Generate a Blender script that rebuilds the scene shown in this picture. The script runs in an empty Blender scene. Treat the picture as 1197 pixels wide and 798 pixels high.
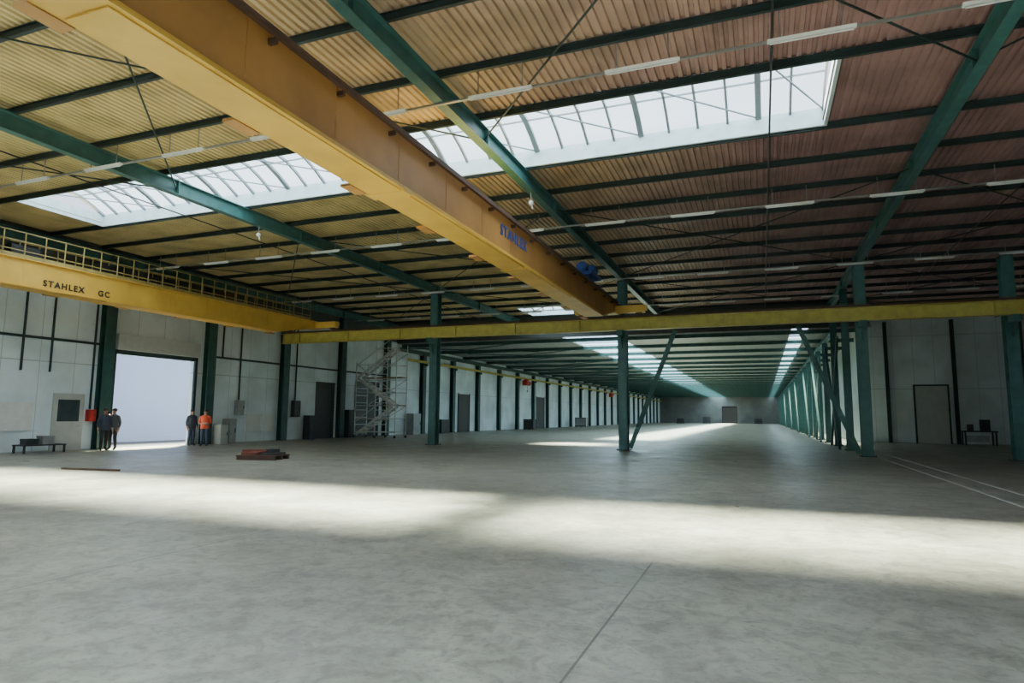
import bpy, math, random
from mathutils import Vector, Matrix, Euler
random.seed(7)
S = bpy.context.scene
COL = S.collection
# ------------------------------------------------------------------ materials
def mat(name, c1, c2=None, rough=0.6, metal=0.0, scale=3.0, spec=0.5):
    m = bpy.data.materials.new(name); m.use_nodes = True
    nt = m.node_tree; b = nt.nodes['Principled BSDF']
    b.inputs['Roughness'].default_value = rough
    b.inputs['Metallic'].default_value = metal
    b.inputs['Specular IOR Level'].default_value = spec
    if c2 is None: c2 = tuple(x*0.75 for x in c1)
    tc = nt.nodes.new('ShaderNodeTexCoord')
    n = nt.nodes.new('ShaderNodeTexNoise'); n.inputs['Scale'].default_value = scale; n.inputs['Detail'].default_value = 6
    nt.links.new(tc.outputs['Object'], n.inputs['Vector'])
    r = nt.nodes.new('ShaderNodeValToRGB')
    r.color_ramp.elements[0].position = 0.3; r.color_ramp.elements[1].position = 0.7
    r.color_ramp.elements[0].color = (*c2, 1); r.color_ramp.elements[1].color = (*c1, 1)
    nt.links.new(n.outputs['Fac'], r.inputs['Fac'])
    nt.links.new(r.outputs['Color'], b.inputs['Base Color'])
    return m

TEAL = mat('teal_steel', (0.055, 0.17, 0.168), (0.035, 0.115, 0.115), 0.5)
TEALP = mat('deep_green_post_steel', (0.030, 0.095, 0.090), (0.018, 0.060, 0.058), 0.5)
TEALD = mat('dark_teal_steel', (0.018, 0.040, 0.045), (0.010, 0.026, 0.029), 0.55)
GIRD = mat('low_hall_girder_green', (0.045, 0.125, 0.12), (0.028, 0.08, 0.078), 0.6)
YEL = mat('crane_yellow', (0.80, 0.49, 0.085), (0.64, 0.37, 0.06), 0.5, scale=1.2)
ORG = mat('tab_orange_web_shade', (0.50, 0.25, 0.07), (0.34, 0.165, 0.05), 0.55, scale=0.9)  # orange of the tabs; on the girder side it paints in the shade
RUNY = mat('runway_yellow', (0.56, 0.47, 0.08), (0.40, 0.33, 0.06), 0.5)
RAILY = mat('railing_yellow', (0.40, 0.31, 0.10), (0.28, 0.21, 0.07), 0.5)
RUST = mat('rusty_steel', (0.12, 0.06, 0.04), (0.07, 0.04, 0.03), 0.7)
DARK = mat('dark_metal', (0.03, 0.032, 0.035), None, 0.5)
BLACK = mat('black_rubber', (0.012, 0.012, 0.012), None, 0.8)
GREY = mat('galvanised_grey', (0.36, 0.37, 0.38), (0.25, 0.26, 0.27), 0.45, 0.4)
PALE = mat('worn_pale_steel', (0.62, 0.61, 0.55), (0.42, 0.41, 0.37), 0.5, scale=1.5)
BARS = mat('glazing_bar_grey', (0.20, 0.24, 0.27), (0.14, 0.17, 0.20), 0.5)
ALU = mat('pale_aluminium', (0.70, 0.72, 0.72), (0.58, 0.6, 0.6), 0.4, 0.1)
WHITE = mat('white_enamel', (0.75, 0.76, 0.76), (0.66, 0.67, 0.67), 0.4)
LAMPT = mat('lamp_tube', (0.85, 0.87, 0.9), None, 0.3)
BLUE = mat('hoist_blue', (0.02, 0.09, 0.42), (0.015, 0.06, 0.3), 0.4)
RED = mat('red_paint', (0.55, 0.03, 0.02), (0.4, 0.02, 0.02), 0.45)
DRED = mat('dull_red_brown', (0.22, 0.055, 0.04), (0.13, 0.04, 0.03), 0.7)
WOOD = mat('raw_wood', (0.38, 0.25, 0.13), (0.26, 0.16, 0.08), 0.7)
FRAMEW = mat('pale_frame', (0.58, 0.68, 0.72), (0.46, 0.57, 0.61), 0.5)
GABLE = mat('gable_sheet', (0.07, 0.08, 0.08), None, 0.8)
ENDW = mat('end_wall_sheet', (0.17, 0.175, 0.17), (0.11, 0.115, 0.115), 0.8, scale=0.5)
DOORG = mat('door_grey', (0.46, 0.48, 0.46), (0.40, 0.42, 0.41), 0.5)
GLASSD = mat('dark_glass', (0.05, 0.07, 0.08), None, 0.15)
SKIN = mat('skin', (0.45, 0.25, 0.17), (0.4, 0.22, 0.15), 0.55)
HAIR = mat('hair', (0.03, 0.02, 0.015), None, 0.7)
CNAVY = mat('navy_cloth', (0.045, 0.055, 0.09), None, 0.85)
CGREY = mat('charcoal_cloth', (0.10, 0.10, 0.105), None, 0.85)
CDENIM = mat('denim_cloth', (0.06, 0.085, 0.15), None, 0.85)
CTROU = mat('black_trouser_cloth', (0.03, 0.03, 0.035), None, 0.85)
CORANGE = mat('orange_cloth', (0.75, 0.11, 0.04), (0.6, 0.08, 0.03), 0.7)
CWHITE = mat('reflective_tape', (0.7, 0.7, 0.68), None, 0.4)

def floor_mat():
    m = bpy.data.materials.new('concrete_floor'); m.use_nodes = True
    nt = m.node_tree; b = nt.nodes['Principled BSDF']; L = nt.links.new
    tc = nt.nodes.new('ShaderNodeTexCoord')
    def noise(s, d=8, dist=0.0):
        n = nt.nodes.new('ShaderNodeTexNoise'); n.inputs['Scale'].default_value = s; n.inputs['Detail'].default_value = d; n.inputs['Distortion'].default_value = dist
        n.inputs['Roughness'].default_value = 0.68
        L(tc.outputs['Object'], n.inputs['Vector']); return n
    def ramp(src, p0, c0, p1, c1):
        r = nt.nodes.new('ShaderNodeValToRGB'); e = r.color_ramp.elements
        e[0].position = p0; e[0].color = (*c0, 1); e[1].position = p1; e[1].color = (*c1, 1)
        L(src, r.inputs['Fac']); return r
    def mul(a, b_, f):
        mx = nt.nodes.new('ShaderNodeMix'); mx.data_type = 'RGBA'; mx.blend_type = 'MULTIPLY'; mx.inputs['Factor'].default_value = f
        L(a, mx.inputs['A']); L(b_, mx.inputs['B']); return mx.outputs['Result']
    def math2(op, a, v):
        n = nt.nodes.new('ShaderNodeMath'); n.operation = op; L(a, n.inputs[0])
        if isinstance(v, (int, float)): n.inputs[1].default_value = v
        else: L(v, n.inputs[1])
        return n.outputs[0]
    a = ramp(noise(0.3).outputs['Fac'], 0.3, (0.30, 0.28, 0.26), 0.7, (0.38, 0.385, 0.30))
    s = ramp(noise(0.7, 15, 1.2).outputs['Fac'], 0.38, (0.60, 0.59, 0.58), 0.60, (1, 1, 1))
    g = ramp(noise(4.5, 15, 0.8).outputs['Fac'], 0.38, (0.55, 0.55, 0.53), 0.56, (1, 1, 1))
    p = ramp(noise(15, 14, 0.3).outputs['Fac'], 0.32, (0.40, 0.40, 0.38), 0.48, (1, 1, 1))
    c = mul(mul(mul(a.outputs['Color'], s.outputs['Color'], 0.65), g.outputs['Color'], 0.75), p.outputs['Color'], 0.6)
    sep = nt.nodes.new('ShaderNodeSeparateXYZ'); L(tc.outputs['Object'], sep.inputs[0])
    def joint(o, off, per, w): return math2('LESS_THAN', math2('MODULO', math2('ADD', o, off+per*40), per), w)
    j1 = math2('MULTIPLY', joint(sep.outputs['X'], 1.2, 5.2, 0.02), math2('LESS_THAN', sep.outputs['Y'], 7.4))
    j2 = joint(sep.outputs['Y'], -5.6, 11.34, 0.010)
    fac = math2('MULTIPLY', math2('MAXIMUM', j1, math2('MULTIPLY', j2, 0.4)), 0.8)
    mx3 = nt.nodes.new('ShaderNodeMix'); mx3.data_type = 'RGBA'; L(fac, mx3.inputs['Factor'])
    L(c, mx3.inputs['A']); mx3.inputs['B'].default_value = (0.06, 0.06, 0.055, 1)
    L(mx3.outputs['Result'], b.inputs['Base Color'])
    rr = nt.nodes.new('ShaderNodeMapRange'); rr.inputs['From Min'].default_value = 0.3; rr.inputs['From Max'].default_value = 0.7
    rr.inputs['To Min'].default_value = 0.26; rr.inputs['To Max'].default_value = 0.55
    L(noise(0.7).outputs['Fac'], rr.inputs['Value']); L(rr.outputs['Result'], b.inputs['Roughness'])
    bp = nt.nodes.new('ShaderNodeBump'); bp.inputs['Strength'].default_value = 0.1; bp.inputs['Distance'].default_value = 0.02
    L(noise(14).outputs['Fac'], bp.inputs['Height']); L(bp.outputs['Normal'], b.inputs['Normal'])
    return m
FLOOR = floor_mat()

def deck_mat():
    m = bpy.data.materials.new('corrugated_deck'); m.use_nodes = True
    nt = m.node_tree; b = nt.nodes['Principled BSDF']; L = nt.links.new
    b.inputs['Roughness'].default_value = 0.6
    tc = nt.nodes.new('ShaderNodeTexCoord'); sep = nt.nodes.new('ShaderNodeSeparateXYZ'); L(tc.outputs['Object'], sep.inputs[0])
    n = nt.nodes.new('ShaderNodeTexNoise'); n.inputs['Scale'].default_value = 0.25; n.inputs['Detail'].default_value = 5; L(tc.outputs['Object'], n.inputs['Vector'])
    mr = nt.nodes.new('ShaderNodeMapRange'); mr.inputs['From Min'].default_value = -13; mr.inputs['From Max'].default_value = 1
    ad = nt.nodes.new('ShaderNodeMath'); ad.operation = 'MULTIPLY_ADD'; ad.inputs[1].default_value = 9; L(n.outputs['Fac'], ad.inputs[0])
    sb = nt.nodes.new('ShaderNodeMath'); sb.operation = 'SUBTRACT'; sb.inputs[1].default_value = 4.5; L(sep.outputs['X'], sb.inputs[0]); L(sb.outputs[0], ad.inputs[2])
    L(ad.outputs[0], mr.inputs['Value'])
    mx = nt.nodes.new('ShaderNodeMix'); mx.data_type = 'RGBA'; L(mr.outputs['Result'], mx.inputs['Factor'])
    mx.inputs['A'].default_value = (0.66, 0.53, 0.26, 1); mx.inputs['B'].default_value = (0.40, 0.235, 0.235, 1)
    n2 = nt.nodes.new('ShaderNodeTexNoise'); n2.inputs['Scale'].default_value = 0.9; n2.inputs['Detail'].default_value = 10; L(tc.outputs['Object'], n2.inputs['Vector'])
    r = nt.nodes.new('ShaderNodeValToRGB'); r.color_ramp.elements[0].color = (0.42, 0.42, 0.44, 1); r.color_ramp.elements[0].position = .36; r.color_ramp.elements[1].position = .56
    L(n2.outputs['Fac'], r.inputs['Fac'])
    m2 = nt.nodes.new('ShaderNodeMix'); m2.data_type = 'RGBA'; m2.blend_type = 'MULTIPLY'; m2.inputs['Factor'].default_value = .5
    L(mx.outputs['Result'], m2.inputs['A']); L(r.outputs['Color'], m2.inputs['B'])
    L(m2.outputs['Result'], b.inputs['Base Color'])
    return m
DECK = deck_mat()
LOWC = mat('low_hall_sheeting', (0.28, 0.30, 0.29), (0.19, 0.21, 0.20), 0.7)

def panel_mat(name, base, seam, axis='Y', per=1.13, hper=2.1):
    m = bpy.data.materials.new(name); m.use_nodes = True
    nt = m.node_tree; b = nt.nodes['Principled BSDF']; L = nt.links.new; b.inputs['Roughness'].default_value = 0.6
    tc = nt.nodes.new('ShaderNodeTexCoord'); sep = nt.nodes.new('ShaderNodeSeparateXYZ'); L(tc.outputs['Object'], sep.inputs[0])
    def line(o, p, w):
        ad = nt.nodes.new('ShaderNodeMath'); ad.operation = 'ADD'; ad.inputs[1].default_value = p*100; L(o, ad.inputs[0])
        md = nt.nodes.new('ShaderNodeMath'); md.operation = 'MODULO'; md.inputs[1].default_value = p; L(ad.outputs[0], md.inputs[0])
        lt = nt.nodes.new('ShaderNodeMath'); lt.operation = 'LESS_THAN'; lt.inputs[1].default_value = w; L(md.outputs[0], lt.inputs[0]); return lt
    a = line(sep.outputs[axis], per, 0.025); c = line(sep.outputs['Z'], hper, 0.04)
    mm = nt.nodes.new('ShaderNodeMath'); mm.operation = 'MAXIMUM'; L(a.outputs[0], mm.inputs[0]); L(c.outputs[0], mm.inputs[1])
    n = nt.nodes.new('ShaderNodeTexNoise'); n.inputs['Scale'].default_value = 0.6; n.inputs['Detail'].default_value = 10; L(tc.outputs['Object'], n.inputs['Vector'])
    r = nt.nodes.new('ShaderNodeValToRGB'); r.color_ramp.elements[0].position = .3; r.color_ramp.elements[1].position = .6
    r.color_ramp.elements[0].color = (*[x*0.76 for x in base], 1); r.color_ramp.elements[1].color = (*base, 1); L(n.outputs['Fac'], r.inputs['Fac'])
    mx = nt.nodes.new('ShaderNodeMix'); mx.data_type = 'RGBA'; L(mm.outputs[0], mx.inputs['Factor']); L(r.outputs['Color'], mx.inputs['A'])
    mx.inputs['B'].default_value = (*seam, 1); L(mx.outputs['Result'], b.inputs['Base Color'])
    return m
PANY = panel_mat('wall_panels_y', (0.74, 0.84, 0.90), (0.42, 0.48, 0.52), 'Y', 1.417, 3.6)
PANX = panel_mat('wall_panels_x', (0.67, 0.75, 0.78), (0.38, 0.43, 0.45), 'X', 1.2, 3.6)
CLAD = panel_mat('pale_green_cladding', (0.42, 0.50, 0.48), (0.16, 0.25, 0.23), 'Y', 0.9, 50)
OUTW = mat('outside_render', (0.20, 0.235, 0.39), (0.19, 0.22, 0.37), 0.9, scale=0.3)
OUTG = mat('outside_paving', (0.055, 0.06, 0.085), (0.045, 0.05, 0.07), 0.9)

def pane_mat(name, tcol, tlcol, f0, f1):
    m = bpy.data.materials.new(name); m.use_nodes = True
    nt = m.node_tree; nt.nodes.clear(); L = nt.links.new
    o = nt.nodes.new('ShaderNodeOutputMaterial'); t = nt.nodes.new('ShaderNodeBsdfTransparent'); t.inputs['Color'].default_value = (*tcol, 1)
    tl = nt.nodes.new('ShaderNodeBsdfTranslucent'); tl.inputs['Color'].default_value = (*tlcol, 1)
    n = nt.nodes.new('ShaderNodeTexNoise'); n.inputs['Scale'].default_value = 1.5
    mr = nt.nodes.new('ShaderNodeMapRange'); mr.inputs['To Min'].default_value = f0; mr.inputs['To Max'].default_value = f1; L(n.outputs['Fac'], mr.inputs['Value'])
    mx = nt.nodes.new('ShaderNodeMixShader'); L(mr.outputs['Result'], mx.inputs[0]); L(t.outputs[0], mx.inputs[1]); L(tl.outputs[0], mx.inputs[2]); L(mx.outputs[0], o.inputs[0])
    return m
PANE = pane_mat('skylight_pane', (0.90, 0.96, 1), (0.32, 0.39, 0.46), 0.05, 0.20)
DIMSHEET = pane_mat('opening_dimming_sheet', (0.15, 0.17, 0.18), (0.055, 0.06, 0.065), 0.85, 0.95)

# ------------------------------------------------------------------ mesh builder
class B:
    def __init__(s): s.v = []; s.f = []; s.m = []
    def quad8(s, c, mi=0):
        n = len(s.v); s.v += [tuple(p) for p in c]
        for q in ((0,3,2,1),(4,5,6,7),(0,1,5,4),(1,2,6,5),(2,3,7,6),(3,0,4,7)):
            s.f.append(tuple(n+i for i in q)); s.m.append(mi)
        return s
    def box(s, x0, x1, y0, y1, z0, z1, mi=0):
        s.quad8([(x0,y0,z0),(x1,y0,z0),(x1,y1,z0),(x0,y1,z0),(x0,y0,z1),(x1,y0,z1),(x1,y1,z1),(x0,y1,z1)], mi); return s
    def beam(s, p, q, w, h, up=(0,0,1), mi=0, off=(0,0)):
        p = Vector(p); q = Vector(q); d = (q-p).normalized(); up = Vector(up)
        sd = d.cross(up)
        if sd.length < 1e-4: sd = d.cross(Vector((0,1,0)))
        sd.normalize(); u = sd.cross(d).normalized()
        p = p + sd*off[0] + u*off[1]; q = q + sd*off[0] + u*off[1]
        a = sd*w/2; b = u*h/2
        s.quad8([p-a-b, p+a-b, q+a-b, q-a-b, p-a+b, p+a+b, q+a+b, q-a+b], mi); return s
    def ib(s, p, q, h, w, up=(0,0,1), tf=0.025, tw=0.014, mi=0):
        s.beam(p, q, w, tf, up, mi, (0, h/2-tf/2)); s.beam(p, q, w, tf, up, mi, (0, -h/2+tf/2)); s.beam(p, q, tw, h-2*tf, up, mi); return s
    def cyl(s, p, q, r, n=10, mi=0, r2=None):
        p = Vector(p); q = Vector(q); d = (q-p).normalized(); r2 = r if r2 is None else r2
        a = d.orthogonal().normalized(); b = d.cross(a); k = len(s.v)
        for c, rr in ((p, r), (q, r2)):
            for i in range(n):
                t = 2*math.pi*i/n; s.v.append(tuple(c + (a*math.cos(t)+b*math.sin(t))*rr))
        for i in range(n):
            j = (i+1) % n; s.f.append((k+i, k+j, k+n+j, k+n+i)); s.m.append(mi)
        s.f.append(tuple(k+i for i in reversed(range(n)))); s.m.append(mi)
        s.f.append(tuple(k+n+i for i in range(n))); s.m.append(mi); return s
    def ell(s, c, rx, ry, rz, n=12, m=8, mi=0, zmin=-1):
        k = len(s.v)
        for j in range(m+1):
            ph = -math.pi/2 + math.pi*j/m
            zz = max(math.sin(ph), zmin)
            for i in range(n):
                t = 2*math.pi*i/n; s.v.append((c[0]+rx*math.cos(ph)*math.cos(t), c[1]+ry*math.cos(ph)*math.sin(t), c[2]+rz*zz))
        for j in range(m):
            for i in range(n):
                a = k+j*n+i; b = k+j*n+(i+1) % n; s.f.append((a, b, b+n, a+n)); s.m.append(mi)
        return s
    def obj(s, name, mats, parent=None, loc=(0,0,0), smooth=False, label=None):
        me = bpy.data.meshes.new(name); me.from_pydata(s.v, [], s.f)
        if not isinstance(mats, (list, tuple)): mats = [mats]
        for m in mats: me.materials.append(m)
        for p, mi in zip(me.polygons, s.m): p.material_index = mi; p.use_smooth = smooth
        me.update()
        o = bpy.data.objects.new(name, me); o.location = loc; COL.objects.link(o)
        if parent: o.parent = parent
        if label: o['label'] = label
        return o
def empty(name, loc, label, cat, group=None, rz=0):
    o = bpy.data.objects.new(name, None); o.location = loc; o.rotation_euler = (0, 0, rz); o.empty_display_size = 0.3; COL.objects.link(o)
    tag(o, label, cat, group); return o
def tag(o, label, cat, group=None):
    o['label'] = label; o['category'] = cat
    if group: o['group'] = group
    return o
def struct(o): o['kind'] = 'structure'; return o
def link_copy(o, loc, parent=None):
    c = o.copy(); c.location = loc; COL.objects.link(c)
    if parent is not None: c.parent = parent
    return c
def copy_thing(o, loc, rz=None, label=None):
    c = o.copy(); c.location = loc; COL.objects.link(c)
    if rz is not None: c.rotation_euler = (0, 0, rz)
    if label: c['label'] = label
    for ch in o.children:
        k = ch.copy(); k.parent = c; COL.objects.link(k)
        for g in ch.children:
            kk = g.copy(); kk.parent = k; COL.objects.link(kk)
    return c

# ------------------------------------------------------------------ key dimensions
XL = -27.0; YC = 31.0; DZ = 8.92; SP = 5.67; YF = 185.0; XR = 22.0; YB = -12.0
RAF = [-26.9, -16.6, -6.25, 4.1, 14.4]
# rooflights: x0,x1,y0,y1,radiance; the unseen rear pair is added to brighten the hall
SKY = [(-23.7, 1.65, 13.7, 16.8, 3.0), (-23.7, 1.65, -5.3, -2.2, 26), (-15.2, -11.4, 40.0, 43.2, 4), (7.0, 17.0, -5.3, -2.2, 26)]
STRIPS = [(-13.3, -9.3), (1.9, 2.9)]

# ------------------------------------------------------------------ shell
struct(B().box(XL-0.3, XR+0.3, YB-0.3, YF+0.3, -0.3, 0).obj('floor', FLOOR))
def deck():
    b = B(); ys = sorted(set([YB, 50.0] + [s[2] for s in SKY] + [s[3] for s in SKY]))
    x = XL; P = []
    while x < XR:
        P += [(x, 0), (x+0.08, 0), (x+0.098, 0.055), (x+0.162, 0.055)]; x += 0.18
    P.append((XR, 0))
    for j in range(len(ys)-1):
        ym = (ys[j]+ys[j+1])/2; k = len(b.v)
        for px, pz in P: b.v += [(px, ys[j], DZ+pz), (px, ys[j+1], DZ+pz)]
        for i in range(len(P)-1):
            xm = (P[i][0]+P[i+1][0])/2
            if any(s[0] < xm < s[1] and s[2] < ym < s[3] for s in SKY): continue
            b.f.append((k+2*i, k+2*i+1, k+2*i+3, k+2*i+2)); b.m.append(0)
    o = b.obj('ceiling', DECK); return struct(o)
deck()
D1 = (20.2, 24.5, 4.2); D2 = (34.2, 36.3, 3.7)
b = B()
for y0, y1, z0 in ((YB, D1[0], 0), (D1[0], D1[1], D1[2]), (D1[1], D2[0], 0), (D2[0], D2[1], D2[2]), (D2[1], 44.0, 0)):
    b.box(XL-0.2, XL, y0, y1, z0, 7.3)
b.box(XL-0.2, XL, 44, YF, 0, 7.3)
struct(b.obj('wall_left', PANY))
struct(B().box(XL-0.2, XL, YB, 44, 7.3, DZ+0.1).obj('trim_1', GABLE))
struct(B().box(XR, XR+0.2, YB, 50, 0, DZ+0.1).obj('wall_right', PANY))
struct(B().box(XL, XR, YB-0.2, YB, 0, DZ+0.1).obj('wall_back', PANX))
struct(B().box(6.2, XR, 50, 50.2, 0, DZ+0.1).obj('wall_aisle', PANX))
struct(B().box(6.2, 6.4, 50.2, YF, 0, 7.3).obj('wall_low_hall', CLAD))
struct(B().box(XL, 6.2, 44.0, 44.1, 7.25, DZ+0.1).obj('wall_gable', GABLE))
struct(B().box(6.2, 6.3, 44.0, 50, 7.25, DZ+0.1).obj('wall_gable_side', GABLE))
b = B(); b.box(XL, -10.3, YF, YF+0.2, 0, 7.3); b.box(-10.3, -6.3, YF, YF+0.2, 4.6, 7.3); b.box(-6.3, 6.4, YF, YF+0.2, 0, 7.3)
struct(b.obj('wall_far', ENDW))
struct(B().box(-10.3, -6.3, YF+0.02, YF+0.05, 0, 4.6).obj('door_5', DIMSHEET))  # translucent sheet added to dim and soften the bright far opening
b = B()
for x0, x1 in ((XL, STRIPS[0][0]), (STRIPS[0][1], STRIPS[1][0]), (STRIPS[1][1], 6.4)):
    b.box(x0, x1, 44.1, YF, 7.2, 7.3)
struct(b.obj('ceiling_low_hall', LOWC))

# barrel rooflights, including the added rear fill pair
def skylight(i, s):
    x0, x1, y0, y1, rad = s; h = 0.24; zt = DZ+0.08; N = 6; rise = 0.55
    b = B()
    b.box(x0-0.08, x1+0.08, y0-0.08, y0, DZ-0.14, zt+h); b.box(x0-0.08, x1+0.08, y1, y1+0.08, DZ-0.14, zt+h)
    b.box(x0-0.08, x0, y0, y1, DZ-0.14, zt+h); b.box(x1, x1+0.08, y0, y1, DZ-0.14, zt+h)
    fr = struct(b.obj('window_%d' % i, FRAMEW))
    arc = [(y0+(y1-y0)*t/N, zt+h+rise*math.sin(math.pi*t/N)) for t in range(N+1)]
    g = B(); bars = B(); n = max(3, int(round((x1-x0)/0.74)))
    for k in range(n+1):
        x = x0+(x1-x0)*k/n; w = 0.14 if k % 4 == 0 else 0.06
        for t in range(N): bars.beam((x, arc[t][0], arc[t][1]-0.05), (x, arc[t+1][0], arc[t+1][1]-0.05), w, 0.08)
    for t in (2, 4): bars.beam((x0, arc[t][0], arc[t][1]-0.06), (x1, arc[t][0], arc[t][1]-0.06), 0.03, 0.04)
    for k in range(0, n, 4):
        xa = x0+(x1-x0)*k/n; xb = x0+(x1-x0)*min(n, k+4)/n
        bars.beam((xa, y0, zt+0.2), (xb, y1, zt+0.2), 0.03, 0.03)
    for t in range(N):
        a, c = arc[t], arc[t+1]
        k = len(g.v); g.v += [(x0, a[0], a[1]), (x1, a[0], a[1]), (x1, c[0], c[1]), (x0, c[0], c[1])]; g.f.append((k, k+1, k+2, k+3)); g.m.append(0)
    struct(bars.obj('glazing_bars', BARS, fr)); struct(g.obj('pane', PANE, fr))
    ld = bpy.data.lights.new('sky_or_fill_light', 'AREA'); ld.shape = 'RECTANGLE'; ld.size = x1-x0; ld.size_y = y1-y0
    ld.color = (0.80, 0.92, 1.0); ld.energy = rad*math.pi*(x1-x0)*(y1-y0)
    lo = bpy.data.objects.new('skylight_or_fill_light', ld); lo.location = ((x0+x1)/2, (y0+y1)/2, zt+h+rise+0.05); COL.objects.link(lo)
for i, s in enumerate(SKY): skylight(i+1, s)
for j, (x0, x1) in enumerate(STRIPS):
    g = B(); g.box(x0, x1, 44.2, YF, 7.28, 7.29)
    fr = struct(g.obj('window_%d' % (20+j), PANE))
    bb = B(); y = 44.2+SP/3
    while y < YF:
        bb.box(x0, x1, y-0.03, y+0.03, 7.2, 7.27); y += SP/3
    struct(bb.obj('glazing_bars', FRAMEW, fr))
    ld = bpy.data.lights.new('strip', 'AREA'); ld.shape = 'RECTANGLE'; ld.size = x1-x0; ld.size_y = YF-44.2; ld.color = (0.70, 0.94, 1.0)
    ld.energy = (3.6 if j == 0 else 1.6)*math.pi*(x1-x0)*(YF-44.2)
    lo = bpy.data.objects.new('strip_daylight', ld); lo.location = ((x0+x1)/2, (YF+44.2)/2, 7.5); COL.objects.link(lo)

# ------------------------------------------------------------------ roof steel
for x in RAF:
    y1 = 44.0 if x < 6 else 50.0
    b = B().ib((0, YB, 0), (0, y1, 0), 0.45, 0.24)
    for k in range(int((y1-YB)/SP)):
        y = 31+SP*(k-7)
        if YB < y < y1: b.box(-0.115, 0.115, y-0.01, y+0.01, -0.2, 0.2)
    o = b.obj('roof_rafter', TEAL, loc=(x, 0, 8.475)); tag(o, 'long teal-green steel roof rafter on column heads', 'roof beam', 'main roof rafters')
pm = {}
def purlin(a, c, y):
    key = round(c-a, 2)
    if key not in pm:
        pm[key] = B().ib((0, 0, 0), (c-a, 0, 0), 0.17, 0.08, tf=0.018, tw=0.012).obj('roof_purlin', TEALD, loc=(a, y, 8.815)); o = pm[key]
    else: o = link_copy(pm[key], (a, y, 8.815))
    tag(o, 'dark green steel purlin under the corrugated roof deck', 'purlin', 'main roof purlins')
ys = [13.56-2.1*k for k in range(0, 12)] + [16.94+2.2*k for k in range(0, 13)] + [45.5, 47.3, 49.1]
for y in sorted(ys):
    if y > 43.85: purlin(6.4, XR-0.05, y); continue
    x = XL+0.05
    for s in sorted([s for s in SKY if s[2]-0.1 < y < s[3]+0.1]):
        purlin(x, s[0]-0.1, y); x = s[1]+0.1
    purlin(x, XR-0.05, y)
for xa, xb in zip(RAF[:-1], RAF[1:]):
    for ya in (2.65, 19.66, 31.0):
        e = empty('cross_bracing', (xa, ya, 8.4), 'thin dark crossed bracing rods between roof rafters', 'bracing', 'roof bracing')
        B().cyl((0, 0, 0), (xb-xa, 11.34, 0), 0.022, 6).obj('rod', TEALD, e); B().cyl((xb-xa, 0, 0.05), (0, 11.34, 0.05), 0.022, 6).obj('rod', TEALD, e)
for x in (-19.3, -10.2, 0.4, 7.6):
    o = B().cyl((0, YB+0.1, 0), (0, 43.9, 0), 0.025, 6).obj('electrical_conduit', DARK, loc=(x, 0, 8.705)); tag(o, 'thin dark conduit clipped under the purlins', 'conduit', 'roof conduits')
lb = None; y = 44.6
while y < YF-1:
    if lb is None: o = lb = B().ib((XL+0.1, 0, 0), (6.15, 0, 0), 0.26, 0.16).obj('roof_girder', GIRD, loc=(0, 44.6, 7.07))
    else: o = link_copy(lb, (0, y, 7.07))
    tag(o, 'teal steel girder crossing the long low hall', 'roof beam', 'low hall girders'); y += SP
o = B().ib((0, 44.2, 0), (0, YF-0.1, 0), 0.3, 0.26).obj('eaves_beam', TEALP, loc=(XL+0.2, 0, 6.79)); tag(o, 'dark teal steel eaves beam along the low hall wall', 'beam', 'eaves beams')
o = B().ib((0, 44.2, 0), (0, YF-0.1, 0), 0.3, 0.26).obj('eaves_beam', TEAL, loc=(4.1, 0, 6.79)); tag(o, 'teal steel beam on top of the column row', 'beam', 'eaves beams')
# lattice bracing under the low hall roof
for k in range(0, 10):
    ya = 44.6+SP*k
    e = empty('ceiling_bracing', (XL+0.3+(k % 2)*3.0, ya, 6.9), 'dark crossed bracing under the low hall roof', 'bracing', 'low hall bracing')
    B().cyl((0, 0, 0), (9.5, SP, 0), 0.04, 6).obj('rod', TEALP, e); B().cyl((9.5, 0, 0.08), (0, SP, 0.08), 0.04, 6).obj('rod', TEALP, e)

# ------------------------------------------------------------------ columns
def column(x, y, h, bracket=True, w=0.42, d=0.5, label='teal steel column carrying the crane runway', group='runway columns'):
    e = empty('steel_column', (x, y, 0), label, 'column', group)
    B().ib((0, 0, 0.03), (0, 0, h), d, w, up=(0, 1, 0), tf=0.03).obj('shaft', TEAL, e)
    bb = B().box(-w/2-0.1, w/2+0.1, -d/2-0.1, d/2+0.1, 0, 0.03)
    for sx in (-1, 1):
        for sy in (-1, 1): bb.cyl((sx*(w/2+0.05), sy*(d/2+0.05), 0.03), (sx*(w/2+0.05), sy*(d/2+0.05), 0.08), 0.02, 6)
    bb.obj('base_plate', TEALD, e)
    if bracket:
        b = B().box(-0.14, 0.14, -0.85, -d/2, 5.45, 5.72)
        b.quad8([(-0.02, -0.8, 5.45), (0.02, -0.8, 5.45), (0.02, -d/2, 4.9), (-0.02, -d/2, 4.9), (-0.02, -0.8, 5.46), (0.02, -0.8, 5.46), (0.02, -d/2, 5.46), (-0.02, -d/2, 5.46)])
        b.obj('bracket', TEAL, e)
    B().box(-w/2, w/2, -d/2, d/2, h, h+0.03).obj('cap_plate', TEALD, e)
    return e
for x in (-16.6, -6.25, 4.1, 14.4): column(x, YC, 8.2)
column(9.4, YC, 8.2, label='teal steel intermediate column beside the aisle')
def brace(p, q, lab, w=0.2, h=0.16):
    q2 = Vector(q)-Vector(p)
    o = B().ib((0, 0, 0), q2, h, w, up=(0, 1, 0), tf=0.02).obj('diagonal_brace', TEAL, loc=p); tag(o, lab, 'brace', 'diagonal braces')
brace((-5.95, YC, 0.12), (-3.75, YC, 5.7), 'teal diagonal brace from column foot up to runway')
brace((3.8, YC, 0.12), (1.6, YC, 5.7), 'teal diagonal brace from column foot up to runway')
rc = None
k = 1
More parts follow.
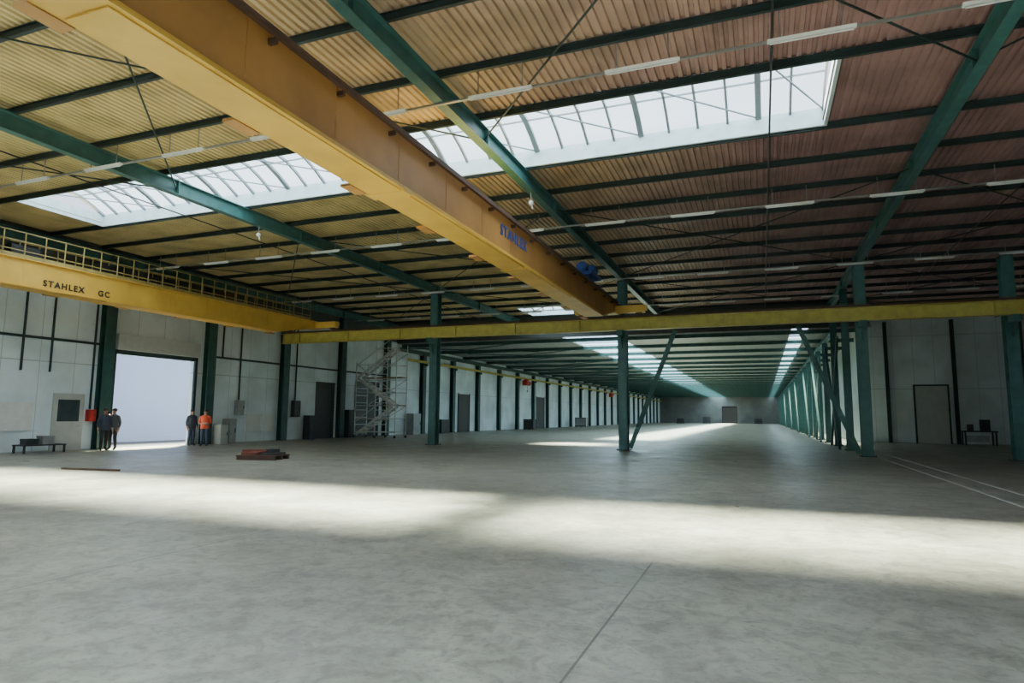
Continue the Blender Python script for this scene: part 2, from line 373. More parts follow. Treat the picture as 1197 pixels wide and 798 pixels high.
while 31+SP*k < YF-2:
    y = 31+SP*k
    if y < 43: column(4.1, y, 8.2, False, 0.34, 0.36, label='teal steel column in the long row beside the aisle', group='aisle row columns')
    elif rc is None: rc = column(4.1, y, 6.61, False, 0.34, 0.26, label='teal steel column in the long row beside the aisle', group='aisle row columns')
    else: copy_thing(rc, (4.1, y, 0))
    k += 1
for k in (1, 3, 5, 8, 11, 15):
    y = 31+SP*k
    e = empty('cross_brace', (3.75, y, 0), 'teal crossed steel brace between row columns', 'brace', 'cross braces')
    B().beam((0, 0.1, 5.8), (0, SP-0.1, 0.06), 0.12, 0.12, up=(1, 0, 0)).obj('bar', TEAL, e)
    B().beam((-0.13, 0.1, 0.06), (-0.13, SP-0.1, 5.8), 0.12, 0.12, up=(1, 0, 0)).obj('bar', TEAL, e)
wp = None
for k in range(-7, 27):
    y = 31+SP*k
    if y > YF-1: break
    if y < 42.9:
        o = B().ib((0, 0, 0), (0, 0, 8.2), 0.36, 0.5, up=(1, 0, 0), tf=0.03).obj('wall_post', TEALP, loc=(XL+0.19, y, 0))
        tag(o, 'dark green steel wall post against the pale panel wall', 'column', 'wall posts')
    else:
        if wp is None: o = B().ib((0, 0, 0), (0, 0, 6.62), 0.36, 0.5, up=(1, 0, 0), tf=0.03).obj('wall_post', TEALP, loc=(XL+0.19, y, 0)); wp = o
        else: o = link_copy(wp, (XL+0.19, y, 0))
        tag(o, 'dark green steel wall post along the low hall wall', 'column', 'wall posts')

# ------------------------------------------------------------------ runways
def runway(x0, x1):
    e = empty('crane_runway_beam', (0, 30.4, 5.72), 'long yellow steel crane runway beam on column brackets', 'crane runway')
    b = B().ib((x0, 0, 0.29), (x1, 0, 0.29), 0.58, 0.32, tf=0.035)
    x = x0+1.3
    while x < x1: b.box(x-0.01, x+0.01, -0.15, 0.15, 0.034, 0.55); x += 3.4
    b.obj('beam', RUNY, e)
    B().box(x0, x1, -0.035, 0.035, 0.58, 0.70).obj('rail', RUST, e)
runway(XL+0.45, XR-0.05)
e = empty('wall_crane_rail', (XL+0.62, 0, 6.0), 'thin yellow crane rail along the low hall wall', 'crane runway')
B().ib((0, 44.7, 0), (0, YF-0.5, 0), 0.2, 0.14, tf=0.02).obj('beam', RUNY, e)
bk = B().box(-0.24, 0.0, -0.08, 0.08, -0.3, -0.1).obj('bracket', TEAL, e, (0, 31+SP*3, 0))
for k in range(4, 27): link_copy(bk, (0, 31+SP*k, 0), e)

# ------------------------------------------------------------------ overhead cranes
def text_part(txt, parent, loc, rot, size, m, name='lettering'):
    cu = bpy.data.curves.new('t', 'FONT'); cu.body = txt; cu.size = size; cu.extrude = 0.004; cu.align_x = 'CENTER'; cu.align_y = 'CENTER'; cu.offset = 0.010; cu.space_character = 1.25
    t = bpy.data.objects.new('t', cu); COL.objects.link(t); dg = bpy.context.evaluated_depsgraph_get()
    me = bpy.data.meshes.new_from_object(t.evaluated_get(dg)); bpy.data.objects.remove(t)
    me.materials.clear(); me.materials.append(m)
    o = bpy.data.objects.new(name, me); o.parent = parent; o.location = loc; o.rotation_euler = rot; COL.objects.link(o); return o
def crane(xc, web, label, hoist, plate, top=0.66):
    e = empty('overhead_crane', (xc, 30.4, 6.45), label, 'overhead crane')
    yN = YB+0.6-30.4
    prof = [(0.35, 0.12), (0.35, top), (yN, top), (yN, -0.47), (-3.2, -0.47), (-0.6, 0.12)]
    b = B(); w = 0.30
    for sx in (-w, w):
        for y, z in prof: b.v.append((sx, y, z))
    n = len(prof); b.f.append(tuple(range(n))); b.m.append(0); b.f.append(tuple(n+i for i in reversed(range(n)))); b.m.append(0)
    for i in range(n):
        j = (i+1) % n; b.f.append((i, n+i, n+j, j)); b.m.append(1)
    b.box(-0.41, 0.41, yN, -3.2, -0.50, -0.47, 1); b.box(-0.34, 0.34, -26, -8, -0.525, -0.50, 1)
    b.beam((0, -3.2, -0.485), (0, -0.6, 0.105), 0.82, 0.03, mi=1); b.box(-0.41, 0.41, -0.6, 0.35, 0.09, 0.12, 1)
    b.box(-0.41, 0.41, yN, 0.35, top, top+0.03, 1)
    for yy in (-13.0, -20.0): b.box(-0.42, 0.42, yy, yy+0.3, -0.54, -0.47, 1)
    for sx in (-1, 1):
        xa, xb = sorted((sx*w, sx*(w+0.012))); b.box(xa, xb, yN, -3.2, -0.47, -0.36, 1)
    yy = -2.0
    while yy > yN: b.box(0.30, 0.312, yy-0.03, yy+0.03, -0.3, top-0.02); yy -= 2.0
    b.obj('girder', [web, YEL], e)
    y = -2.9; tb = None
    while y > yN:
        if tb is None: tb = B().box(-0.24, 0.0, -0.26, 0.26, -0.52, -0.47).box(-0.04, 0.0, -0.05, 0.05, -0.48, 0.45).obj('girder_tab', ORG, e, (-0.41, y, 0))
        else: link_copy(tb, (-0.41, y, 0), e)
        y -= 2.9
    B().box(-0.03, 0.03, yN, 0.3, top+0.03, top+0.09).obj('trolley_rail', RUST, e)
    c = B().box(-1.7, 1.7, -0.17, 0.17, 0.1, 0.45)
    c.box(-1.8, -1.7, -0.1, 0.1, 0.2, 0.4); c.box(1.7, 1.8, -0.1, 0.1, 0.2, 0.4)
    ec = c.obj('end_carriage', YEL, e)
    for sx in (-1.4, 1.4): B().cyl((sx, -0.06, 0.12), (sx, 0.06, 0.12), 0.15, 16).obj('wheel', RUST, ec)
    if hoist:
        B().box(0.42, 0.50, yN, -0.4, 0.50, 0.60).obj('cable_track', RUST, e)
        y = -1.2; cb = None
        while y > yN:
            if cb is None: cb = B().box(0.0, 0.14, -0.03, 0.03, 0.42, 0.50).obj('track_bracket', RUST, e, (0.30, y, 0))
            else: link_copy(cb, (0.30, y, 0), e)
            y -= 1.6
        hs = B()
        for yy in (-4.6, -3.6):
            hs.cyl((-0.06, yy, 0.84), (0.06, yy, 0.84), 0.1, 12); hs.box(-0.1, 0.1, yy-0.08, yy+0.08, 0.84, 1.1)
        hs.box(-0.6, 0.35, -4.9, -3.3, 1.05, 1.18); hs.cyl((-0.15, -4.7, 1.42), (-0.15, -3.5, 1.42), 0.23, 16)
        hs.box(-0.4, 0.1, -3.5, -3.1, 1.18, 1.62); hs.cyl((0.25, -4.6, 1.34), (0.25, -3.9, 1.34), 0.14, 12)
        hs.obj('hoist', BLUE, e)
        text_part('STAHLEX', e, (0.318, plate, 0.16), (math.pi/2, 0, math.pi/2), 0.42, BLUE)
    else:
        wz = top-0.06
        wk = B().box(-1.15, -0.41, yN, -0.6, wz, wz+0.04)
        y = -1.5
        while y > yN: wk.beam((-1.1, y, wz-0.02), (-0.3, y, wz-0.45), 0.06, 0.06); y -= 2.2
        wk.obj('walkway', YEL, e)
        for x in (-1.12, 0.36):
            r = B(); y = -0.7; zb = wz+0.04 if x < 0 else top+0.03
            while y > yN: r.cyl((x, y, zb), (x, y, wz+1.0), 0.022, 6); y -= 0.7
            for z in (wz+0.35, wz+0.68, wz+1.0): r.cyl((x, -0.7, z), (x, yN, z), 0.02, 6)
            r.box(x-0.01, x+0.01, yN, -0.7, zb, zb+0.14)
            r.obj('railing', RAILY, e)
        for yy in (-6.0, -9.5, -12.2, -15.5, -18.0):
            B().box(-0.95, -0.55, yy-0.5, yy+0.5, wz+0.04, wz+0.75).box(-0.55, -0.53, yy-0.45, yy+0.45, wz+0.1, wz+0.7).obj('control_cabinet', DARK if yy < -9 else RUST, e)
        text_part('STAHLEX', e, (0.318, plate-0.4, -0.24), (math.pi/2, 0, math.pi/2), 0.31, DARK)
        text_part('GC', e, (0.318, plate+1.15, -0.24), (math.pi/2, 0, math.pi/2), 0.31, DARK)
    return e
crane(-6.75, ORG, 'large yellow overhead crane with shade painted into its girder side and blue hoist', True, 16.6-30.4, 0.63)
crane(-24.4, YEL, 'yellow overhead crane with railed walkway beside the wall', False, 16.2-30.4, 0.46)

# ------------------------------------------------------------------ light fixtures
fx = None
for y in (2.0, 11.5, 21.0, 30.2, 38.0):
    x = -25.1
    while x < 20:
        if fx is None:
            fx = empty('light_fixture', (x, y, 8.15), 'slim white fluorescent batten light under the roof', 'ceiling light', 'fluorescent battens')
            B().quad8([(-0.7, -0.03, 0), (0.7, -0.03, 0), (0.7, 0.03, 0), (-0.7, 0.03, 0), (-0.7, -0.055, 0.05), (0.7, -0.055, 0.05), (0.7, 0.055, 0.05), (-0.7, 0.055, 0.05)]).obj('housing', WHITE, fx)
            B().cyl((-0.66, 0, -0.02), (0.66, 0, -0.02), 0.016, 8).obj('tube', LAMPT, fx)
            for hx in (-0.49, 0.49): B().box(hx-0.01, hx+0.01, -0.01, 0.01, 0.05, 0.58).obj('hanger', GREY, fx)
        else: copy_thing(fx, (x, y, 8.15))
        x += 2.9
    o = B().box(XL+0.1, XR-0.1, -0.03, 0.03, 0, 0.04).obj('cable_tray', GREY, loc=(0, y+0.1, 8.21)); tag(o, 'thin grey cable tray beside the batten lights', 'cable tray', 'cable trays')
for x in (-16.6, -6.25):
    e = empty('hanging_sensor', (x+0.0, 17.5, 8.25), 'small white device hanging under a rafter', 'sensor', 'hanging devices')
    B().cyl((0, 0, 0), (0, 0, -0.25), 0.01, 6).obj('rod', GREY, e)
    B().ell((0, 0, -0.31), 0.08, 0.08, 0.08).cyl((0, 0, -0.3), (0.05, 0.02, -0.5), 0.025, 8).obj('body', WHITE, e, smooth=True)

# ------------------------------------------------------------------ doors
b = B().box(XL, XL+0.12, D1[0]-0.15, D1[0], 0, D1[2]+0.2).box(XL, XL+0.12, D1[1], D1[1]+0.15, 0, D1[2]+0.2).box(XL, XL+0.12, D1[0]-0.15, D1[1]+0.15, D1[2], D1[2]+0.2)
d = struct(b.obj('door_1', TEALD))
struct(B().box(XL+0.02, XL+0.3, D1[0]-0.1, D1[1]+0.1, D1[2]+0.2, D1[2]+0.9).obj('shutter_housing', DOORG, d))
b = B().box(XL, XL+0.06, 17.65, 18.95, 0, 2.35); d = struct(b.obj('door_2', DOORG))
struct(B().box(XL+0.06, XL+0.07, 17.85, 18.75, 1.2, 2.1).obj('pane', GLASSD, d)); struct(B().cyl((XL+0.1, 18.8, 1.0), (XL+0.1, 18.65, 1.0), 0.015, 8).obj('handle', GREY, d))
b = B().box(XL-0.12, XL-0.08, D2[0], D2[1], 0, D2[2]); d = struct(b.obj('door_3', DARK))
z = 0.2
rr = B()
while z < D2[2]: rr.box(XL-0.08, XL-0.06, D2[0], D2[1], z, z+0.08); z += 0.2
struct(rr.obj('shutter_slats', DARK, d))
d = struct(B().box(XL, XL+0.06, 38.6, 41.4, 0, 3.9).obj('door_6', DARK))
struct(B().box(XL+0.06, XL+0.1, 38.5, 38.6, 0, 4.0).box(XL+0.06, XL+0.1, 41.4, 41.5, 0, 4.0).box(XL+0.06, XL+0.1, 38.5, 41.5, 3.9, 4.0).obj('door_frame', TEALD, d))
for i, (ya, yb, zz) in enumerate(((55.2, 57.6, 3.6), (78.0, 81.0, 4.0))):
    struct(B().box(XL, XL+0.06, ya, yb, 0, zz).box(XL+0.06, XL+0.1, ya-0.1, ya, 0, zz+0.1).box(XL+0.06, XL+0.1, yb, yb+0.1, 0, zz+0.1).obj('door_%d' % (7+i), DARK))
b = B().box(9.6, 11.45, 49.93, 50.0, 0, 3.8); d = struct(b.obj('door_4', DOORG))
struct(B().box(9.5, 9.6, 49.9, 50, 0, 3.9).box(11.45, 11.55, 49.9, 50, 0, 3.9).box(9.5, 11.55, 49.9, 50, 3.8, 3.9).obj('door_frame', TEALD, d))
for x in (8.0, 11.9, 15.6):
    o = B().ib((0, 0, 0), (0, 0, 8.2), 0.25, 0.2, up=(0, 1, 0)).obj('wall_post', TEALD, loc=(x, 49.86, 0)); tag(o, 'slim dark green post on the aisle wall', 'column', 'aisle wall posts')
o = struct(B().box(XL-40, XL-0.35, -5, 60, -0.3, -0.02).obj('ground', OUTG))
o = B().box(-0.3, 0.3, -14, 22, 0, 9).box(0.3, 0.36, -14, 22, 0, 0.3).box(-0.35, 0.4, -14, 22, 9, 9.15).obj('neighbouring_building', OUTW, loc=(-33, 26, -0.02)); tag(o, 'pale blue rendered building outside the loading door', 'building')

# ------------------------------------------------------------------ wall side objects
o = B().box(0, 0.05, 0, 1.9, 0, 1.1).box(0.05, 0.07, 0, 1.9, 0, 0.05).box(0.05, 0.07, 0, 1.9, 1.05, 1.1).obj('notice_board', WHITE, loc=(XL+0.005, 15.0, 0.85)); tag(o, 'wide blank white board fixed to the panel wall', 'board')
e = empty('workbench', (XL+0.65, 16.9, 0), 'low dark steel bench with boxes beside the small door', 'bench')
B().box(-0.35, 0.35, -0.8, 0.8, 0.28, 0.33).obj('top', DARK, e)
lg = B().box(-0.03, 0.03, -0.03, 0.03, 0, 0.28).obj('leg', DARK, e, (-0.3, -0.75, 0))
for p in ((0.3, -0.75), (-0.3, 0.75), (0.3, 0.75)): link_copy(lg, (p[0], p[1], 0), e)
for yy, m, hh in ((16.5, DARK, 0.2), (17.1, GREY, 0.3)):
    o = B().box(-0.2, 0.2, -0.22, 0.22, 0, hh).box(-0.21, 0.21, -0.23, 0.23, hh-0.04, hh+0.02).obj('storage_box', m, loc=(XL+0.65, yy, 0.33)); tag(o, 'small lidded box on the low bench', 'box')
e = empty('fire_extinguisher', (XL+0.55, 19.72, 0.95), 'red fire extinguisher hung on the wall post', 'fire extinguisher')
B().cyl((0, 0, 0), (0, 0, 0.5), 0.09, 14).ell((0, 0, 0.5), 0.09, 0.09, 0.07, 14, 6).obj('cylinder', RED, e, smooth=True)
B().cyl((0, 0, 0.55), (0, 0, 0.64), 0.03, 8).box(-0.02, 0.1, -0.015, 0.015, 0.62, 0.65).obj('valve', BLACK, e)
B().box(-0.17, -0.09, -0.05, 0.05, 0.15, 0.35).obj('wall_mount', DARK, e)
def cabinet(x, y, w, dp, h, m, label, z=0.0):
    e = empty('steel_cabinet', (x, y, z), label, 'cabinet')
    B().box(-dp/2, dp/2, -w/2, w/2, 0, h).obj('body', m, e)
    d = B().box(dp/2, dp/2+0.02, -w/2+0.03, w/2-0.03, 0.05, h-0.03).obj('door', m, e)
    B().box(dp/2+0.02, dp/2+0.05, w/2-0.12, w/2-0.09, h*0.45, h*0.6).obj('handle', DARK, d)
cabinet(XL+0.15, 19.2, 0.3, 0.25, 0.5, RED, 'small red hose cabinet mounted by the door', 1.2)
cabinet(XL+0.14, 27.6, 0.5, 0.25, 0.8, GREY, 'grey electrical cabinet mounted on the wall', 1.5)
cabinet(XL+0.14, 32.2, 0.6, 0.25, 1.0, DARK, 'dark electrical cabinet mounted on the wall', 1.4)
cabinet(XL+0.55, 26.0, 0.5, 0.5, 1.0, DOORG, 'grey waist-high cabinet beside the loading door')
cabinet(XL+0.3, 26.8, 0.5, 0.5, 1.3, GREY, 'grey metal cabinet against the wall')
cabinet(XL+0.4, 33.2, 0.5, 0.5, 1.5, DARK, 'dark narrow cabinet against the wall')
cabinet(XL+0.33, 37.5, 0.8, 0.5, 1.9, DARK, 'tall dark cabinet beside the scaffold')
cabinet(XL+0.5, 46.0, 1.2, 0.7, 1.7, GREY, 'grey cabinet standing along the low hall wall')
cabinet(XL+0.5, 51.0, 1.6, 0.8, 1.2, DARK, 'dark cabinet standing along the low hall wall')
for y in (28.2, 29.4):
    o = B().box(0, 0.06, 0, 1.0, 0, 1.0).box(0.06, 0.09, 0, 1, 0, 0.06).box(0.06, 0.09, 0, 1, 0.94, 1.0).obj('wall_panel', WHITE, loc=(XL+0.005, y, 0.55)); tag(o, 'pale square panel fixed low on the wall', 'panel', 'low wall panels')
for y, z0 in ((16.3, 3.2), (17.4, 3.2), (19.2, 1.72), (27.6, 2.32), (32.2, 2.42), (26.3, 4.6)):
    o = B().cyl((0, 0, z0), (0, 0, 7.2), 0.045, 8).obj('wall_pipe', TEALD, loc=(XL+0.06, y, 0)); tag(o, 'dark green vertical pipe on the panel wall', 'pipe', 'wall pipes')
for y, ln in ((14.2, 5.3), (25.6, 5.1), (31.4, 5.0), (37.1, 5.0)):
    o = B().box(-0.04, 0.04, 0, ln, -0.05, 0.05).obj('wall_rail', TEALD, loc=(XL+0.05, y, 4.55)); tag(o, 'dark horizontal sheeting rail on the panel wall', 'rail', 'wall sheeting rails')

# scaffold with zig-zag stair flights
e = empty('scaffold_tower', (-24.6, 38.2, 0), 'pale aluminium stair scaffold tower standing by the wall', 'scaffold')
W = 1.6; Dp = 0.7; H = 6.4
for x in (-W, 0, W):
    b = B(); ht = H if x >= 0 else 5.2
    for y in (-Dp, Dp): b.cyl((x, y, 0.18), (x, y, ht), 0.035, 8)
    z = 0.4
    while z < ht: b.cyl((x, -Dp, z), (x, Dp, z), 0.025, 6); z += 0.5
    b.obj('frame', ALU, e)
for z in (0.4, 1.3, 2.2, 3.1, 4.0, 5.0, 6.1):
    for y in (-Dp, Dp): B().cyl((-W if z < 5.1 else 0, y, z), (W, y, z), 0.025, 6).obj('ledger_tube', ALU, e)
for z in (0.4, 2.2, 4.0):
    B().cyl((-W, Dp, z), (W, Dp, z+1.8), 0.025, 6).obj('diagonal_tube', ALU, e)
for i, (z, s) in enumerate(((0.25, 1), (2.2, -1), (4.1, 1))):
    f = B(); x0, x1 = -W*s*0.9, W*s*0.9
    for yy in (-Dp-0.06, -0.1): f.beam((x0, yy, z), (x1, yy, z+1.9), 0.05, 0.18)
    for t in range(8):
        u = (t+0.5)/8; xc = x0+(x1-x0)*u; zc = z+1.9*u; f.box(xc-0.14, xc+0.14, -Dp, -0.1, zc-0.02, zc+0.02)
    f.cyl((x0, -Dp-0.08, z+0.9), (x1, -Dp-0.08, z+2.8), 0.03, 6)
    f.obj('stair_flight', ALU, e)
B().box(-W, W, -0.05, Dp, 2.22, 2.26).obj('platform', WOOD, e); B().box(-W, W, -0.05, Dp, 4.12, 4.17).obj('platform', WOOD, e)
for x in (-W, 0, W):
    for y in (-Dp, Dp): B().cyl((x-0.03, y, 0.1), (x+0.03, y, 0.1), 0.1, 14).cyl((x, y, 0.1), (x, y, 0.2), 0.02, 6).obj('caster', BLACK, e)

# floor pallet
e = empty('pallet_stack', (-16.4, 18.1, 0), 'low dull red-brown pallet loaded with flat steel parts', 'pallet', rz=0.25)
for i in range(7):
    yy = -0.5+i*1.0/6; B().box(-0.72, 0.72, yy-0.06, yy+0.06, 0.13, 0.16).obj('deck_board', RUST, e)
for yy in (-0.48, 0, 0.48): B().box(-0.7, 0.7, yy-0.05, yy+0.05, 0, 0.13).obj('bearer', RUST, e)
B().box(-0.6, -0.05, -0.42, 0.3, 0.16, 0.26).beam((-0.62, -0.3, 0.3), (0.1, 0.3, 0.3), 0.1, 0.08).obj('load', DRED, e, label='dull red flat steel parts')
B().box(0.08, 0.62, -0.35, 0.4, 0.16, 0.24).box(0.2, 0.5, -0.2, 0.2, 0.24, 0.36).obj('load', DARK, e, label='dark metal parts')
o = B().beam((0, 0, 0.025), (1.9, 0.25, 0.025), 0.09, 0.05).obj('wooden_batten', RUST, loc=(-18.3, 12.4, 0)); tag(o, 'thin dark batten lying on the concrete floor', 'plank')
for x in (4.45, 5.15):
    o = B().box(-0.035, 0.035, -8, 49.5, 0, 0.01).obj('floor_rail', PALE, loc=(x, 0, 0)); tag(o, 'worn pale steel rail set into the concrete floor', 'rail', 'floor rails')

# aisle bench
e = empty('workbench', (12.6, 48.3, 0), 'dark steel workbench with vise near the aisle door', 'bench')
B().box(-0.9, 0.9, -0.4, 0.4, 0.82, 0.9).obj('top', DARK, e)
for x in (-0.8, 0.8):
    for y in (-0.33, 0.33): B().box(x-0.04, x+0.04, y-0.04, y+0.04, 0, 0.82).obj('leg', DARK, e)
B().box(-0.7, 0.5, -0.1, 0.25, 0.2, 0.6).obj('drawer_unit', GREY, e)
B().box(-0.6, -0.3, -0.15, 0.1, 0.9, 1.3).cyl((-0.45, -0.3, 1.05), (-0.45, 0.2, 1.05), 0.03, 8).obj('vise', DARK, e)
B().box(0.1, 0.6, -0.1, 0.2, 0.9, 1.6).box(0.15, 0.55, -0.12, -0.1, 1.0, 1.5).obj('control_box', DARK, e)
e = empty('guard_rail', (15.2, 46.5, 0), 'low tubular steel guard rail in the aisle', 'railing')
for x in (-1.4, 0, 1.4): B().cyl((x, 0, 0), (x, 0, 1.1), 0.03, 8).obj('post', GREY, e)
for z in (0.6, 1.1): B().cyl((-1.4, 0, z), (1.4, 0, z), 0.028, 8).obj('rail', GREY, e)

def crate(x, y, w, d, h, m=WOOD, lab='wooden crate on the low hall floor'):
    e = empty('crate', (x, y, 0), lab, 'crate', 'low hall crates')
    B().box(-w/2, w/2, -d/2, d/2, 0.1, h).obj('body', m, e)
    b = B()
    for xx in (-w/2+0.05, 0, w/2-0.05): b.box(xx-0.05, xx+0.05, -d/2, d/2, 0, 0.1)
    for zz in (0.15, h-0.12): b.box(-w/2-0.02, w/2+0.02, -d/2-0.02, -d/2, zz, zz+0.09)
    for xx in (-w/2, w/2-0.09): b.box(xx, xx+0.09, -d/2-0.03, -d/2-0.02, 0.1, h)
    b.obj('batten', DARK, e)
crate(-25.0, 70, 1.2, 1.0, 1.2, DARK, 'dark crate by the low hall wall')
crate(-24.8, 92, 1.6, 1.2, 1.4, GREY, 'grey crate by the low hall wall')
for i, x in enumerate((-19, -13, -1.0)):
    crate(x, 165+3*(i % 3), 1.8, 1.4, 1.3+0.4*(i % 2), DARK, 'dark crate near the end wall')
for y in (72, 118):
    e = empty('electric_hoist', (XL+0.95, y, 5.45), 'small red hoist hanging from the wall crane rail', 'hoist', 'red hoists')
    B().cyl((0, -0.6, 0), (0, 0.6, 0), 0.28, 14).box(-0.3, 0.3, -0.9, -0.6, -0.3, 0.3).box(-0.35, 0.1, -0.3, 0.3, 0.25, 0.45).obj('body', RED, e)
    B().cyl((0, 0, -0.28), (0, 0, -0.9), 0.02, 6).cyl((-0.06, 0, -0.95), (0.06, 0, -0.95), 0.08, 10).obj('hook', DARK, e)

# ------------------------------------------------------------------ people
def person(loc, rz, label, top, bottom, pose, vest, shell):
    e = empty('person', loc, label, 'person', rz=rz)
    V = []; E = []; R = []
    def add(p, r, par=None):
        V.append(p); R.append(r if isinstance(r, tuple) else (r, r)); i = len(V)-1
        if par is not None: E.append((par, i))
        return i
    pel = add((0, 0, 0.96), (0.165, 0.12)); wa = add((0, 0, 1.1), (0.155, 0.11), pel); ch = add((0, -0.01, 1.27), (0.175, 0.12), wa); uc = add((0, 0, 1.41), (0.155, 0.10), ch)
    nk = add((0, 0.0, 1.50), 0.055, uc); hb = add((0, -0.015, 1.57), 0.066, nk); hm = add((0, -0.015, 1.655), (0.078, 0.095), hb); ht = add((0, -0.005, 1.72), (0.06, 0.075), hm)
    for s in (-1, 1):
        hp = add((s*0.095, 0, 0.88), 0.1, pel)
        ky = pose['knee'][0 if s < 0 else 1]; ay = pose['ankle'][0 if s < 0 else 1]
        kn = add((s*0.11, ky, 0.50), 0.076, hp); cf = add((s*0.115, (ky+ay)/2+0.015, 0.30), 0.070, kn); an = add((s*0.12, ay, 0.10), 0.055, cf)
        fo = add((s*0.13, ay-0.07, 0.045), (0.045, 0.042), an); add((s*0.14, ay-0.18, 0.032), (0.042, 0.03), fo)
        sh = add((s*0.19, 0, 1.40), 0.072, uc)
        el = Vector(pose['elbow']); el = add((s*el.x, el.y, el.z), 0.056, sh); wr = Vector(pose['wrist']); wv = Vector((s*wr.x, wr.y, wr.z)); wi = add(tuple(wv), 0.036, el)
        ev = Vector(V[el]); d = (wv-ev).normalized()
        pv = wv+d*0.07; pi = add(tuple(pv), (0.036, 0.022), wi)
        side = d.cross(Vector((s*1.0, 0, 0.2))).normalized()
        for q in range(4):
            o = side*(0.024*(q-1.5)); ln = (0.062, 0.075, 0.07, 0.055)[q]
            a = add(tuple(pv+o+d*0.035), 0.0095, pi); c = add(tuple(pv+o+d*(0.035+ln*0.55)+Vector((-s*0.008, 0, 0))), 0.009, a); add(tuple(pv+o+d*(0.035+ln)+Vector((-s*0.022, 0, 0))), 0.008, c)
        tb = add(tuple(wv+d*0.03+side*-0.04), 0.011, wi); add(tuple(wv+d*0.075+side*-0.055), 0.009, tb)
    me = bpy.data.meshes.new('sk'); me.from_pydata(V, E, []); o = bpy.data.objects.new('sk', me); COL.objects.link(o)
    o.modifiers.new('Skin', 'SKIN'); o.modifiers.new('Sub', 'SUBSURF').levels = 2
    for i, r in enumerate(R): me.skin_vertices[0].data[i].radius = r
    me.skin_vertices[0].data[0].use_root = True
    dg = bpy.context.evaluated_depsgraph_get(); dg.update()
    m2 = bpy.data.meshes.new_from_object(o.evaluated_get(dg)); bpy.data.objects.remove(o)
    for m in (top, bottom, SKIN, BLACK): m2.materials.append(m)
    wz = pose['wrist'][2]
    for p in m2.polygons:
        c = p.center; p.use_smooth = True
        wd = (Vector(c)-Vector((math.copysign(pose['wrist'][0], c.x), pose['wrist'][1], wz))-Vector((0, -0.03, -0.06))).length
        if c.z > 1.50: k = 2
        elif wd < 0.115: k = 2
        elif c.z < 0.10: k = 3
        elif c.z < 0.98 and abs(c.x) < 0.2: k = 1
        else: k = 0
        p.material_index = k
    body = bpy.data.objects.new('body', m2); body.parent = e; COL.objects.link(body)
    B().ell((0, 0.012, 1.675), 0.092, 0.105, 0.095, 16, 10, zmin=-0.25).obj('hair', HAIR, e, smooth=True)
    f = B().ell((0, -0.112, 1.635), 0.014, 0.022, 0.026, 8, 6).ell((-0.083, 0, 1.64), 0.012, 0.02, 0.032, 8, 6).ell((0.083, 0, 1.64), 0.012, 0.02, 0.032, 8, 6)
    f.obj('nose_and_ears', SKIN, e, smooth=True)
    B().ell((-0.032, -0.098, 1.662), 0.013, 0.008, 0.008, 8, 6).ell((0.032, -0.098, 1.662), 0.013, 0.008, 0.008, 8, 6).ell((0, -0.095, 1.592), 0.026, 0.008, 0.006, 8, 6).obj('eyes_and_mouth', DARK, e, smooth=True)
    vb = B(); rings = [(0.84, 0.205, 0.165), (0.95, 0.198, 0.155), (1.1, 0.186, 0.145), (1.27, 0.198, 0.15), (1.38, 0.192, 0.138), (1.46, 0.12, 0.108), (1.50, 0.075, 0.08)]
    n = 20
    for z, rx, ry in rings:
        for i in range(n):
            t = 2*math.pi*i/n; vb.v.append((rx*math.cos(t), ry*math.sin(t), z))
    for j in range(len(rings)-1):
        for i in range(n): a = j*n+i; c = j*n+(i+1) % n; vb.f.append((a, c, c+n, a+n)); vb.m.append(0)
    vo = vb.obj('vest' if vest else 'jacket', shell, e, smooth=True)
    if vest:
        tb = B()
        for zz in (1.07, 1.12):
            for i in range(n):
                t = 2*math.pi*i/n; tb.v.append((0.192*math.cos(t), 0.151*math.sin(t), zz))
        for i in range(n): tb.f.append((i, (i+1) % n, n+(i+1) % n, n+i)); tb.m.append(0)
        tb.obj('reflective_band', CWHITE, vo)
    return e
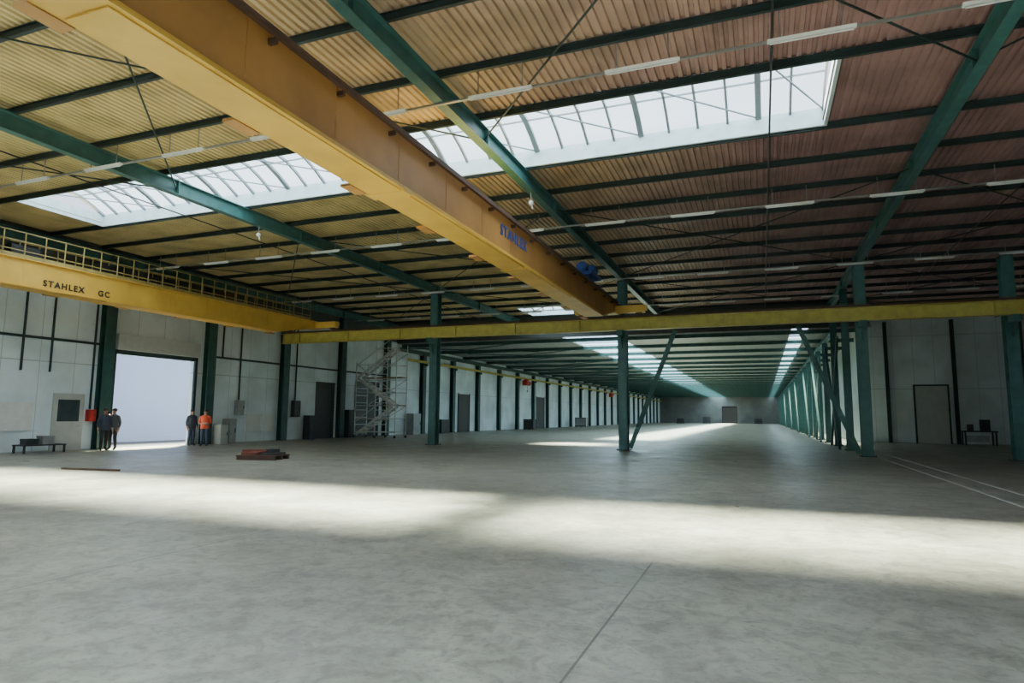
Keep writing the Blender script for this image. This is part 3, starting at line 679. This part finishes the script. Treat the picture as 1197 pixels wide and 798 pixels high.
STAND = {'knee': (-0.02, -0.03), 'ankle': (0.03, 0.02), 'elbow': (0.26, 0.03, 1.13), 'wrist': (0.27, -0.06, 0.90)}
WALK = {'knee': (-0.10, 0.05), 'ankle': (-0.06, 0.16), 'elbow': (0.26, 0.03, 1.13), 'wrist': (0.27, -0.08, 0.90)}
HOLD = {'knee': (-0.02, -0.03), 'ankle': (0.03, 0.02), 'elbow': (0.27, 0.03, 1.14), 'wrist': (0.14, -0.2, 1.06)}
person((-25.8, 19.1, 0), math.radians(70), 'person in dark jacket and trousers walking by the door', CNAVY, CTROU, WALK, False, CNAVY)
person((-26.0, 19.65, 0), math.radians(20), 'person in charcoal jacket standing at the door edge', CGREY, CTROU, STAND, False, CGREY)
person((-25.4, 23.95, 0), math.radians(35), 'person in orange vest and dark trousers by the doorway', CORANGE, CDENIM, HOLD, True, CORANGE)
person((-26.2, 23.9, 0), math.radians(80), 'person in navy work jacket and jeans beside the doorway', CNAVY, CDENIM, STAND, False, CNAVY)

# ------------------------------------------------------------------ light
sd = bpy.data.lights.new('sun', 'SUN'); sd.energy = 50.0; sd.angle = math.radians(12); sd.color = (1.0, 1.0, 0.74)
so = bpy.data.objects.new('sun', sd); so.rotation_euler = Vector((3.2, -5.2, -8.9)).to_track_quat('-Z', 'Y').to_euler(); so.location = (0, 0, 40); COL.objects.link(so)
w = bpy.data.worlds.new('w'); S.world = w; w.use_nodes = True
w.node_tree.nodes['Background'].inputs[0].default_value = (0.74, 0.83, 1.0, 1); w.node_tree.nodes['Background'].inputs[1].default_value = 1.3

# ------------------------------------------------------------------ camera
cd = bpy.data.cameras.new('camera'); cam = bpy.data.objects.new('camera', cd); COL.objects.link(cam); S.camera = cam
cd.sensor_width = 36; cd.lens = 748/1197*36; cd.clip_end = 600
M = Euler((math.radians(96.6), 0, math.radians(21.3)), 'XYZ').to_matrix().to_4x4() @ Matrix.Rotation(math.radians(0.5), 4, 'Z')
M.translation = Vector((0, 0, 1.6)); cam.matrix_world = M
S.view_settings.view_transform = 'AgX'
S.view_settings.exposure = 0.72
